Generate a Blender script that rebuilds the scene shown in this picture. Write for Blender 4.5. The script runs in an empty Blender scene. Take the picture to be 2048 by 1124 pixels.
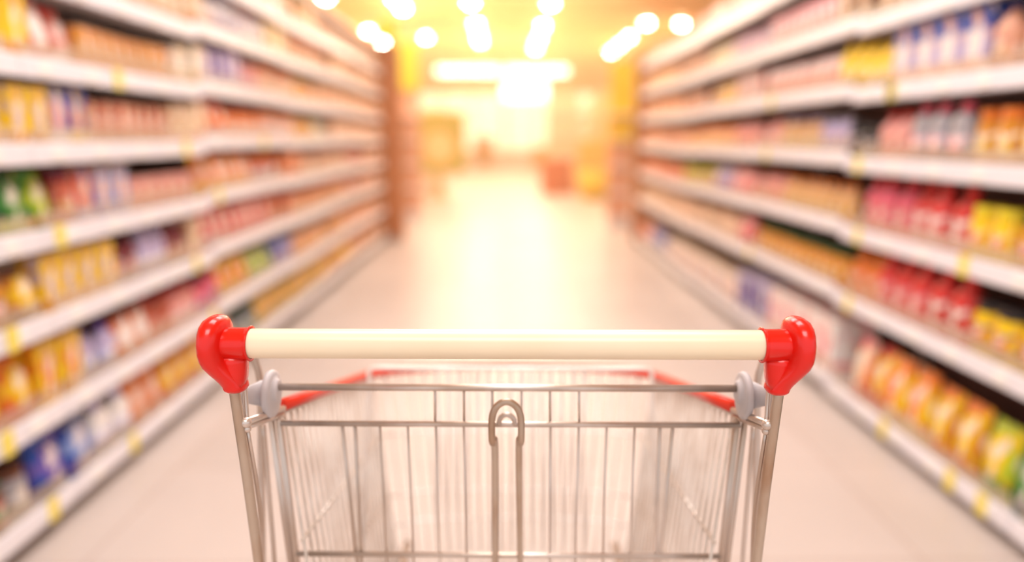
import bpy, bmesh, math, random
from mathutils import Vector, Matrix
random.seed(7)
D = bpy.data
SC = bpy.context.scene
COL = SC.collection
F = 1400.0                      # focal length in pixels of the 2048 wide frame
CAMH = 1.19
TH = math.atan(287 / F)         # the camera looks slightly down
ST, CT = math.sin(TH), math.cos(TH)

def lin(c):
    c = c / 255.0
    return c / 12.92 if c <= .04045 else ((c + .055) / 1.055) ** 2.4
def rgb(r, g, b): return (lin(r), lin(g), lin(b), 1)

# ------------------------------------------------------------ camera
cam_d = D.cameras.new('camera'); cam = D.objects.new('camera', cam_d); COL.objects.link(cam)
cam_d.sensor_width = 36; cam_d.lens = 36 * F / 2048
cam.location = (0, 0, CAMH)
cam.rotation_euler = (math.pi / 2 - TH, 0, -math.atan(14 / F))
cam_d.clip_start = .02; cam_d.clip_end = 200
cam_d.dof.use_dof = True; cam_d.dof.focus_distance = .70
cam_d.dof.aperture_fstop = cam_d.lens / 22.0
cam_d.dof.aperture_blades = 0
SC.camera = cam
SC.view_settings.view_transform = 'Standard'
SC.view_settings.look = 'None'
SC.view_settings.gamma = 1
SC.view_settings.use_curve_mapping = False
SC.view_settings.exposure = -0.02

# ------------------------------------------------------------ world: the bright hall around and behind the aisle
w = D.worlds.new('world'); SC.world = w; w.use_nodes = True
bg = w.node_tree.nodes['Background']
bg.inputs[0].default_value = (.99, .97, .98, 1); bg.inputs[1].default_value = 1.0

def area(name, loc, sx, sy, power, col, rot=(0, 0, 0)):
    l = D.lights.new(name, 'AREA'); l.shape = 'RECTANGLE'; l.size = sx; l.size_y = sy
    l.energy = power; l.color = col
    o = D.objects.new(name, l); COL.objects.link(o); o.location = loc; o.rotation_euler = rot
    return o
NEARC = (1.0, .975, .975); FARC = (1.0, .86, .70)
for yy in (-1.5, 2.2, 5.6):
    area('aisle_light', (0, yy, 3.9), 2.2, 1.6, 100, NEARC)
for yy in (9.5, 14.0, 19.5, 27.0, 36.0):
    area('hall_fill', (0, yy, 3.9), 5, 2.5, 340, FARC)  # broad unseen warm panels added to brighten the far hall and its glow

# ------------------------------------------------------------ geometry from picture points (each with its own real depth)
def P(px, py, Y, mid=1010):
    """point at forward distance Y seen at picture point (px, py)"""
    v = (py - 562) / F
    H = Y * (v * CT + ST) / (CT - v * ST)
    dep = Y * CT + H * ST
    return Vector(((px - mid) / F * dep, Y, CAMH - H))
def y_at(px, X, z):
    """forward distance of the point at lateral X and height z seen at column px"""
    dep = F * abs(X) / max(30.0, abs(px - 1010))
    return (dep - (CAMH - z) * ST) / CT

# ------------------------------------------------------------ materials
MATS = {}
def pbr(name, col, rough=.5, metal=0, **k):
    if name in MATS: return MATS[name]
    m = D.materials.new(name); m.use_nodes = True; MATS[name] = m
    b = m.node_tree.nodes['Principled BSDF']
    b.inputs['Base Color'].default_value = col
    b.inputs['Roughness'].default_value = rough; b.inputs['Metallic'].default_value = metal
    for a, v in k.items(): b.inputs[a].default_value = v
    return m
def noisy(name, c1, c2, scale, rough=.5, metal=0, stretch=(1, 1, 1), bump=0, lo=.4, hi=.6, **k):
    if name in MATS: return MATS[name]
    m = pbr(name, c1, rough, metal, **k); nt = m.node_tree; b = nt.nodes['Principled BSDF']
    tc = nt.nodes.new('ShaderNodeTexCoord'); mp = nt.nodes.new('ShaderNodeMapping'); mp.inputs['Scale'].default_value = stretch
    n = nt.nodes.new('ShaderNodeTexNoise'); n.inputs['Scale'].default_value = scale; n.inputs['Detail'].default_value = 4
    r = nt.nodes.new('ShaderNodeValToRGB'); r.color_ramp.elements[0].color = c1; r.color_ramp.elements[1].color = c2
    r.color_ramp.elements[0].position = lo; r.color_ramp.elements[1].position = hi
    nt.links.new(tc.outputs['Object'], mp.inputs[0]); nt.links.new(mp.outputs[0], n.inputs[0])
    nt.links.new(n.outputs[0], r.inputs[0]); nt.links.new(r.outputs[0], b.inputs['Base Color'])
    if bump:
        bp = nt.nodes.new('ShaderNodeBump'); bp.inputs['Strength'].default_value = bump; bp.inputs['Distance'].default_value = .002
        nt.links.new(n.outputs[0], bp.inputs['Height']); nt.links.new(bp.outputs[0], b.inputs['Normal'])
    return m
def emis(name, col, st):
    if name in MATS: return MATS[name]
    m = D.materials.new(name); m.use_nodes = True; MATS[name] = m; nt = m.node_tree
    nt.nodes.clear(); o = nt.nodes.new('ShaderNodeOutputMaterial'); e = nt.nodes.new('ShaderNodeEmission')
    e.inputs[0].default_value = col; e.inputs[1].default_value = st; nt.links.new(e.outputs[0], o.inputs[0])
    return m

def printed(name, base, panel, band, blob=.30, top=None):
    """printed packaging: base colour, an oval panel, a band near the foot and a strip at the head"""
    if name in MATS: return MATS[name]
    m = pbr(name, base, .42); nt = m.node_tree; b = nt.nodes['Principled BSDF']; N = nt.nodes.new; L = nt.links.new
    tc = N('ShaderNodeTexCoord'); sp = N('ShaderNodeSeparateXYZ'); L(tc.outputs['Generated'], sp.inputs[0])
    def mth(op, a, c=None):
        x = N('ShaderNodeMath'); x.operation = op
        for i, v in enumerate((a, c)):
            if v is None: continue
            if isinstance(v, (int, float)): x.inputs[i].default_value = v
            else: L(v, x.inputs[i])
        return x.outputs[0]
    X, Z = sp.outputs[0], sp.outputs[2]
    nz = N('ShaderNodeTexNoise'); nz.inputs['Scale'].default_value = 6; L(tc.outputs['Generated'], nz.inputs[0])
    wob = mth('MULTIPLY', mth('SUBTRACT', nz.outputs[0], .5), .25)
    dx = mth('SUBTRACT', X, .5); dz = mth('MULTIPLY', mth('SUBTRACT', Z, .56), .95)
    d = mth('ADD', mth('SQRT', mth('ADD', mth('MULTIPLY', dx, dx), mth('MULTIPLY', dz, dz))), wob)
    inblob = mth('LESS_THAN', d, blob)
    inband = mth('LESS_THAN', mth('ABSOLUTE', mth('SUBTRACT', Z, .2)), .075)
    def mix(f, a, c):
        x = N('ShaderNodeMix'); x.data_type = 'RGBA'; L(f, x.inputs[0])
        for i, v in ((6, a), (7, c)):
            if isinstance(v, tuple): x.inputs[i].default_value = v
            else: L(v, x.inputs[i])
        return x.outputs[2]
    c = mix(inblob, base, panel); c = mix(inband, c, band)
    if top: c = mix(mth('GREATER_THAN', Z, .68 if top == C['blue'] else .84), c, top)
    # lines of small print as fine dashes inside the panel
    wv = N('ShaderNodeTexBrick'); wv.inputs['Scale'].default_value = 9; wv.inputs['Mortar Size'].default_value = .03
    mp = N('ShaderNodeMapping'); mp.inputs['Rotation'].default_value = (math.pi / 2, 0, 0); L(tc.outputs['Generated'], mp.inputs[0]); L(mp.outputs[0], wv.inputs[0])
    small = mth('MULTIPLY', mth('LESS_THAN', mth('ABSOLUTE', mth('SUBTRACT', Z, .45)), .05), mth('LESS_THAN', mth('ABSOLUTE', dx), .2))
    small = mth('MULTIPLY', small, wv.outputs['Fac'])
    c = mix(small, c, band)
    vo = N('ShaderNodeTexVoronoi'); vo.inputs['Scale'].default_value = 4.5; L(tc.outputs['Generated'], vo.inputs[0])
    sv = N('ShaderNodeSeparateXYZ'); L(vo.outputs['Color'], sv.inputs[0])
    c = mix(mth('MULTIPLY', mth('GREATER_THAN', sv.outputs[0], .74), .75), c, panel)
    c = mix(mth('MULTIPLY', mth('GREATER_THAN', sv.outputs[1], .80), .75), c, rgb(250, 236, 226))
    c = mix(mth('MULTIPLY', mth('GREATER_THAN', sv.outputs[2], .86), .7), c, band)
    L(c, b.inputs['Base Color'])
    return m

# ------------------------------------------------------------ mesh helpers
def bx(bm, x0, x1, y0, y1, z0, z1, bev=0, mi=0):
    g = bmesh.ops.create_cube(bm, size=1)
    for v in g['verts']:
        v.co = Vector(((x0 + x1) / 2 + v.co.x * (x1 - x0), (y0 + y1) / 2 + v.co.y * (y1 - y0), (z0 + z1) / 2 + v.co.z * (z1 - z0)))
    fs = set(f for v in g['verts'] for f in v.link_faces)
    for f in fs: f.material_index = mi
    if bev:
        es = list(set(e for v in g['verts'] for e in v.link_edges))
        bmesh.ops.bevel(bm, geom=es, offset=bev, segments=2, affect='EDGES', profile=.6, material=mi)
def rings(bm, rs, closed=False, cap=True, mi=0):
    """skin a list of vertex loops"""
    vs = [[bm.verts.new(p) for p in r] for r in rs]
    n = len(vs[0]); m = len(vs)
    for i in range(m if closed else m - 1):
        a, b = vs[i], vs[(i + 1) % m]
        for j in range(n):
            f = bm.faces.new((a[j], a[(j + 1) % n], b[(j + 1) % n], b[j])); f.smooth = True; f.material_index = mi
    if cap and not closed:
        f = bm.faces.new(vs[0][::-1]); f.material_index = mi
        f = bm.faces.new(vs[-1]); f.material_index = mi
def tube(bm, pts, r, seg=10, closed=False, mi=0, sub=0):
    pts = [Vector(p) for p in pts]
    if sub and len(pts) > 2:          # smooth the path (Catmull-Rom)
        q = []; n = len(pts)
        for i in range(n if closed else n - 1):
            p0 = pts[(i - 1) % n] if (closed or i > 0) else pts[i]
            p1 = pts[i]; p2 = pts[(i + 1) % n]
            p3 = pts[(i + 2) % n] if (closed or i + 2 < n) else p2
            for k in range(sub):
                t = k / sub
                q.append(.5 * ((2 * p1) + (p2 - p0) * t + (2 * p0 - 5 * p1 + 4 * p2 - p3) * t * t + (3 * p1 - p0 - 3 * p2 + p3) * t ** 3))
        if not closed: q.append(pts[-1])
        pts = q
    n = len(pts); rs = []
    up = None
    for i, p in enumerate(pts):
        a = pts[i - 1] if (i > 0 or closed) else p
        b = pts[(i + 1) % n] if (i < n - 1 or closed) else p
        t = (b - a).normalized()
        if up is None:
            up = Vector((0, 0, 1)) if abs(t.z) < .9 else Vector((0, 1, 0))
        s = t.cross(up).normalized(); up = s.cross(t).normalized()
        rr = r[i * (len(r) - 1) // max(1, n - 1)] if isinstance(r, (list, tuple)) else r
        rs.append([p + (s * math.cos(2 * math.pi * k / seg) + up * math.sin(2 * math.pi * k / seg)) * rr for k in range(seg)])
    rings(bm, rs, closed=closed, mi=mi)
def lathe(bm, prof, seg=16, mi=0, cx=0, cy=0):
    rs = [[Vector((cx + r * math.cos(2 * math.pi * k / seg), cy + r * math.sin(2 * math.pi * k / seg), z)) for k in range(seg)] for r, z in prof]
    rings(bm, rs, mi=mi)
def mesh(name, bm, mats):
    bmesh.ops.recalc_face_normals(bm, faces=bm.faces)
    me = D.meshes.new(name); bm.to_mesh(me); bm.free()
    for m in (mats if isinstance(mats, (list, tuple)) else [mats]): me.materials.append(m)
    return me
def obj(name, bm, mats, parent=None):
    me = mesh(name, bm, mats) if isinstance(bm, bmesh.types.BMesh) else bm
    o = D.objects.new(name, me); COL.objects.link(o)
    if parent: o.parent = parent
    return o
def thing(name, label, cat, loc=(0, 0, 0), rz=0, group=None):
    o = D.objects.new(name, None); COL.objects.link(o); o.empty_display_size = .05
    o.location = loc; o.rotation_euler = (0, 0, rz); tag(o, label, cat, group); return o
def tag(o, label, cat, group=None):
    o['label'] = label; o['category'] = cat
    if group: o['group'] = group
    return o
def struct(name, bm, m):
    o = obj(name, bm, m); o['kind'] = 'structure'; return o
NB = bmesh.new

# ------------------------------------------------------------ setting
def floor_mat():
    m = pbr('floor_tiles', rgb(222, 200, 188), .24); nt = m.node_tree; b = nt.nodes['Principled BSDF']; N = nt.nodes.new; L = nt.links.new
    tc = N('ShaderNodeTexCoord'); br = N('ShaderNodeTexBrick'); br.offset = 0
    br.inputs['Scale'].default_value = 1; br.inputs['Brick Width'].default_value = .6; br.inputs['Row Height'].default_value = .6
    br.inputs['Mortar Size'].default_value = .003
    br.inputs['Color1'].default_value = rgb(214, 200, 192); br.inputs['Color2'].default_value = rgb(208, 194, 185); br.inputs['Mortar'].default_value = rgb(186, 162, 150)
    n = N('ShaderNodeTexNoise'); n.inputs['Scale'].default_value = 1.3; n.inputs['Detail'].default_value = 5
    mx = N('ShaderNodeMix'); mx.data_type = 'RGBA'; mx.blend_type = 'MULTIPLY'; mx.inputs[0].default_value = .25
    L(tc.outputs['Object'], br.inputs[0]); L(tc.outputs['Object'], n.inputs[0])
    L(br.outputs[0], mx.inputs[6]); L(n.outputs[0], mx.inputs[7]); L(mx.outputs[2], b.inputs['Base Color'])
    rr = N('ShaderNodeMapRange'); rr.inputs[3].default_value = .3; rr.inputs[4].default_value = .44
    L(n.outputs[0], rr.inputs[0]); L(rr.outputs[0], b.inputs['Roughness'])
    return m
b = NB(); bx(b, -12, 12, -4, 46, -.1, 0); struct('floor', b, floor_mat())
b = NB(); bx(b, -12, 12, -4, 46, 4.35, 4.45)
struct('ceiling', b, noisy('ceiling_paint', rgb(242, 204, 150), rgb(236, 190, 132), 1.2, .8))
for i in range(14):
    y = 9.3 + i * 2.7
    b = NB(); bx(b, -12, 12, y, y + .35, 4.02, 4.35, .01)
    struct('trim_%d' % (i + 1), b, noisy('beam_paint', rgb(226, 160, 96), rgb(216, 148, 84), 2, .7))
b = NB(); bx(b, -12, 12, 46, 46.2, 0, .25); bx(b, -12, 12, 46, 46.2, 4.0, 4.45); bx(b, -12, -8, 46, 46.2, .25, 4.0); bx(b, 8, 12, 46, 46.2, .25, 4.0)
struct('wall_far', b, noisy('wall_paint', rgb(250, 238, 214), rgb(244, 228, 198), 1, .8))

for i in range(4):
    x0 = -8 + 4 * i; b = NB()
    for a, c in ((x0, x0 + .08), (x0 + 1.96, x0 + 2.04), (x0 + 3.92, x0 + 4)): bx(b, a, c, 46.02, 46.12, .25, 4.0)
    bx(b, x0, x0 + 4, 46.02, 46.12, .25, .33); bx(b, x0, x0 + 4, 46.02, 46.12, 3.92, 4.0)
    f = struct('window_%d' % (i + 1), b, pbr('window_frame_white', rgb(240, 232, 220), .5))
    b = NB(); bx(b, x0 + .04, x0 + 3.96, 46.06, 46.07, .3, 3.95); obj('pane', b, emis('glowing_frosted_pane', (1, .88, .66, 1), 6), f)  # glow added to the panes to brighten the far end

# ------------------------------------------------------------ shelving bays
WHITE = noisy('white_shelf_enamel', rgb(226, 216, 214), rgb(218, 207, 205), 3, .38)
STRIP = pbr('white_price_strip', rgb(244, 241, 247), .28)
BACK = noisy('shelf_back_board', rgb(112, 74, 62), rgb(96, 62, 52), 2, .6)  # shade behind the stock deepened in the board's brown
UPR = pbr('grey_upright', rgb(176, 160, 152), .45)
YTAG = pbr('yellow_price_card', rgb(250, 230, 110), .45)
WTAG = pbr('white_price_card', rgb(255, 252, 248), .4)
DEPTH = .46
GUARD = D.materials.new('frosted_clear_plastic'); GUARD.use_nodes = True
_n = GUARD.node_tree; _n.nodes.clear(); _o = _n.nodes.new('ShaderNodeOutputMaterial'); _m = _n.nodes.new('ShaderNodeMixShader')
_t = _n.nodes.new('ShaderNodeBsdfTransparent'); _g = _n.nodes.new('ShaderNodeBsdfDiffuse'); _g.inputs[0].default_value = rgb(226, 206, 180); _m.inputs[0].default_value = .28
_n.links.new(_t.outputs[0], _m.inputs[1]); _n.links.new(_g.outputs[0], _m.inputs[2]); _n.links.new(_m.outputs[0], _o.inputs[0])
LX, RX = -1.37, 1.48
LZ = [.09, .366, .641, .894, 1.145, 1.393, 1.65, 1.89]
RZ = [.075, .49, .787, 1.08, 1.365, 1.64, 1.92]
LBAY = [(.88 + 1.2 * i, 2.08 + 1.2 * i) for i in range(6)]
RBAY = [(.66 + 1.2 * i, 1.86 + 1.2 * i) for i in range(6)]
LOFF = [0, 0, .022, .012, .02, .008]
ROFF = [0, 0, .02, .012, .0, .012]
ORD = ['bottom', 'second', 'third', 'fourth', 'fifth', 'sixth', 'seventh', 'eighth']
BAYW = ['nearest the camera', 'second from the camera', 'third from the camera', 'fourth from the camera', 'fifth from the camera', 'farthest from the camera']
tagY = {'L': {3: [125, 440], 2: [30, 395], 4: [375, 530], 1: [20, 120, 430], 0: [110, 270], 5: [240]},
        'R': {4: [1785, 1790, 1545], 3: [1720, 1535], 2: [1720, 1935], 1: [1700, 2045, 1500], 0: [1905, 1970, 1770]}}
def bay(side, i):
    zs, X, (y0, y1) = (LZ, LX, LBAY[i]) if side == 'L' else (RZ, RX, RBAY[i])
    off = (LOFF if side == 'L' else ROFF)[i]
    s = -1 if side == 'L' else 1
    top = 2.13 if side == 'L' else 1.96
    word = 'left' if side == 'L' else 'right'
    t = thing('shelving_bay', 'white supermarket shelving bay of the %s rack, %s' % (word, BAYW[i]), 'shelving', (X, (y0 + y1) / 2, 0), 0, 'shelving bays of the %s rack' % word)
    hw = (y1 - y0) / 2
    b = NB(); bx(b, min(s * DEPTH, s * (DEPTH + .02)), max(s * DEPTH, s * (DEPTH + .02)), -hw + .002, hw - .002, .02, top); obj('back_panel', b, BACK, t)
    for q in (-1, 1):
        b = NB(); yy = q * (hw - .016)
        bx(b, min(s * (DEPTH - .05), s * DEPTH), max(s * (DEPTH - .05), s * DEPTH), yy - .014, yy + .014, .0, top, .003); obj('upright', b, UPR, t)
        b = NB(); bx(b, min(s * .05, s * (DEPTH - .06)), max(s * .05, s * (DEPTH - .06)), yy - .012, yy + .012, 0, zs[0] - .045, .003); obj('foot', b, UPR, t)
    for k, z in enumerate(zs):
        z = z + off
        b = NB(); bx(b, min(s * .012, s * (DEPTH - .002)), max(s * .012, s * (DEPTH - .002)), -hw + .003, hw - .003, z - .026, z + .008, .003)
        sh = obj('shelf', b, WHITE, t)
        b = NB(); bx(b, min(0, s * .011), max(0, s * .011), -hw + .003, hw - .003, z - .034, z + .03, .004)
        obj('price_strip', b, STRIP, sh)
        b = NB(); bx(b, min(s * .014, s * .016), max(s * .014, s * .016), -hw + .03, hw - .03, z + .0085, z + .078)
        obj('product_guard', b, GUARD, sh)
        for px in tagY[side].get(k, []):
            yy = y_at(px, X, z)
            if y0 + .05 < yy < y1 - .05:
                b = NB(); bx(b, -s * .0035 - .002, -s * .0035 + .002, yy - (y0 + y1) / 2 - .023, yy - (y0 + y1) / 2 + .023, z - .036, z + .034, .001)
                c = obj('price_card', b, YTAG, sh); c['label'] = 'yellow price card'
        for q in range(5):
            yy = -hw + .12 + q * .235 + random.uniform(-.03, .03)
            if yy > hw - .06: continue
            b = NB(); bx(b, -s * .0025 - .0015, -s * .0025 + .0015, yy - .028, yy + .028, z - .022, z + .018)
            obj('price_card', b, WTAG, sh)
    b = NB(); bx(b, min(0, s * (DEPTH + .02)), max(0, s * (DEPTH + .02)), -hw + .003, hw - .003, top, top + .03, .004); obj('top_cover', b, WHITE, t)
for i in range(6): bay('L', i); bay('R', i)

def end_panel(name, label, x0, x1, y0, y1, h):
    t = thing(name, label, 'end panel', ((x0 + x1) / 2, (y0 + y1) / 2, 0))
    wd = noisy('warm_wood_laminate', rgb(196, 118, 70), rgb(176, 100, 58), 3, .45, stretch=(6, 6, .6))
    X, Y = (x1 - x0) / 2, (y1 - y0) / 2
    b = NB(); bx(b, -X, X, -Y, Y, .06, h, .006); obj('panel', b, wd, t)
    b = NB(); bx(b, -X + .01, X - .01, -Y + .008, Y - .008, 0, .06); obj('plinth', b, UPR, t)
end_panel('partition_board', 'tall brown wooden panel closing the far end of the left rack', LX - .46, LX + .2, 8.1, 8.16, 2.2)
end_panel('partition_board', 'tall brown wooden panel closing the far end of the right rack', RX - .04, RX + .46, 7.88, 7.94, 2.08)

# ------------------------------------------------------------ products
C = dict(
 yellow=rgb(246, 204, 20), lemon=rgb(238, 216, 40), amber=rgb(214, 140, 30), orange=rgb(240, 130, 40), tan=rgb(222, 168, 110),
 peach=rgb(238, 176, 146), pink=rgb(236, 160, 150), rose=rgb(234, 100, 124), red=rgb(222, 58, 54), brick=rgb(196, 92, 64), maroon=rgb(130, 34, 50),
 blue=rgb(34, 80, 180), navy=rgb(36, 44, 110), sky=rgb(150, 170, 220), violet=rgb(120, 92, 176), lavender=rgb(192, 178, 214), green=rgb(62, 140, 52),
 dgreen=rgb(24, 76, 36), lime=rgb(190, 206, 40), white=rgb(244, 238, 234), cream=rgb(244, 226, 192), grey=rgb(168, 164, 170), black=rgb(40, 34, 36), brown=rgb(120, 72, 48))
CN = dict(dgreen='dark green', rose='bright pink', brick='reddish brown', sky='pale blue', amber='amber', lemon='light yellow')
def cn(k): return CN.get(k, k)
LIB = {}
def b_carton(w, d, h, c):
    b = NB(); bx(b, -w / 2, w / 2, -d / 2, d / 2, 0, h, .0025)
    return [('carton', b, c[0])]
def b_bottle(w, d, h, c):
    r = w / 2; out = []
    b = NB(); lathe(b, [(r * .9, 0), (r, .006), (r, h * .62), (r * .93, h * .70), (r * .6, h * .80), (r * .36, h * .86), (r * .34, h * .9)]); out.append(('bottle_body', b, c[0]))
    b = NB(); lathe(b, [(r * 1.012, h * .14), (r * 1.02, h * .15), (r * 1.02, h * .56), (r * 1.012, h * .57)]); out.append(('label', b, c[1]))
    b = NB(); lathe(b, [(r * .42, h * .885), (r * .44, h * .89), (r * .42, h * .99), (r * .34, h)]); out.append(('cap', b, c[2]))
    return out
def b_pump(w, d, h, c):     # broad shampoo-like bottle with shoulders
    r = w / 2; out = []
    def loop(rx, ry, z): return [Vector((rx * math.copysign(abs(math.cos(a)) ** .7, math.cos(a)), ry * math.copysign(abs(math.sin(a)) ** .7, math.sin(a)), z)) for a in [2 * math.pi * k / 16 for k in range(16)]]
    b = NB(); rings(b, [loop(r * .92, d / 2 * .9, 0), loop(r, d / 2, .008), loop(r, d / 2, h * .6), loop(r * .9, d / 2 * .95, h * .74), loop(r * .5, d / 2 * .7, h * .83)]); out.append(('bottle_body', b, c[0]))
    b = NB(); rings(b, [loop(r * 1.01, d / 2 * 1.02, h * .12), loop(r * 1.01, d / 2 * 1.02, h * .5)]); out.append(('label', b, c[1]))
    b = NB(); lathe(b, [(r * .4, h * .825), (r * .42, h * .84), (r * .36, h * .98), (r * .3, h)]); out.append(('cap', b, c[2]))
    return out
def b_jar(w, d, h, c):
    r = w / 2; out = []
    b = NB(); lathe(b, [(r * .9, 0), (r, .008), (r, h * .74), (r * .86, h * .82), (r * .84, h * .84)]); out.append(('jar_body', b, c[0]))
    b = NB(); lathe(b, [(r * 1.01, h * .18), (r * 1.02, h * .19), (r * 1.02, h * .62), (r * 1.01, h * .63)]); out.append(('label', b, c[1]))
    b = NB(); lathe(b, [(r * .9, h * .83), (r * .92, h * .84), (r * .92, h * .985), (r * .86, h)]); out.append(('lid', b, c[2]))
    return out
def b_can(w, d, h, c):
    r = w / 2; out = []
    b = NB(); lathe(b, [(r * .93, 0), (r, .004), (r, h - .004), (r * .93, h)]); out.append(('can_body', b, c[0]))
    b = NB(); lathe(b, [(r * .96, h * .985), (r * 1.02, h * .99), (r * 1.02, h), (r * .9, h * 1.002)]); out.append(('rim', b, c[2]))
    return out
def b_pouch(w, d, h, c):
    def loop(rx, ry, z): return [Vector((rx * math.copysign(abs(math.cos(a)) ** .6, math.cos(a)), ry * math.sin(a), z)) for a in [2 * math.pi * k / 16 for k in range(16)]]
    b = NB(); rings(b, [loop(w * .46, d * .34, 0), loop(w * .5, d * .48, h * .08), loop(w * .48, d * .5, h * .4), loop(w * .47, d * .36, h * .7), loop(w * .48, d * .12, h * .9), loop(w * .49, d * .03, h * .93), loop(w * .49, d * .03, h)])
    return [('pouch', b, c[0])]
BUILD = dict(carton=b_carton, bottle=b_bottle, pump=b_pump, jar=b_jar, can=b_can, pouch=b_pouch)
NAMES = dict(carton='product_carton', bottle='bottle', pump='squeeze_bottle', jar='jar', can='food_can', pouch='food_pouch')
WORD = dict(carton='carton', bottle='bottle', pump='squeeze bottle', jar='jar', can='can', pouch='pouch')
#  variant name: kind, w, d, h, base, panel, band, top/cap, stacked
def getlib(kind, w, d, h, cols):
    key = (kind, w, d, h, cols)
    if key in LIB: return LIB[key]
    base, panel, band, cap = cols
    pm = printed('print_%s_%s_%s_%s' % cols, C[base], C[panel], C[band], top=C[cap] if kind in ('carton', 'pouch') and cap != base else None, blob=.15 if (base, panel) in (('yellow', 'lavender'), ('yellow', 'lemon')) else .28)
    capm = pbr('plastic_' + cap, C[cap], .35)
    bodym = pbr('plastic_' + base, C[base], .35)
    mats = {'carton': (pm,), 'pouch': (pm,), 'can': (pm, pm, pbr('tin_rim', rgb(200, 190, 184), .3, .8))}.get(kind, (bodym, pm, capm))
    parts = BUILD[kind](w, d, h, mats)
    # the joined mesh for the copies too far off to show parts
    far = NB(); ms = []
    for n, b, m in parts:
        k = len(ms); ms.append(m); tmp = D.meshes.new('t'); b.to_mesh(tmp)
        n0 = len(far.faces); far.from_mesh(tmp); far.faces.ensure_lookup_table()
        for f in list(far.faces)[n0:]: f.material_index = k
        D.meshes.remove(tmp)
    LIB[key] = ([(n, mesh(n, b, m)) for n, b, m in parts], mesh(NAMES[kind], far, ms))
    return LIB[key]
COUNT = {}
def place(kind, w, d, h, cols, loc, rz, label, group, near):
    parts, far = getlib(kind, w, d, h, cols)
    COUNT[kind] = COUNT.get(kind, 0) + 1
    if near and len(parts) > 1:
        t = thing(NAMES[kind], label, WORD[kind], loc, rz, group)
        for n, me in parts:
            o = D.objects.new(n, me); COL.objects.link(o); o.parent = t
    else:
        t = D.objects.new(NAMES[kind], far); COL.objects.link(t); t.location = loc; t.rotation_euler = (0, 0, rz); tag(t, label, WORD[kind], group)
    return t

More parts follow.
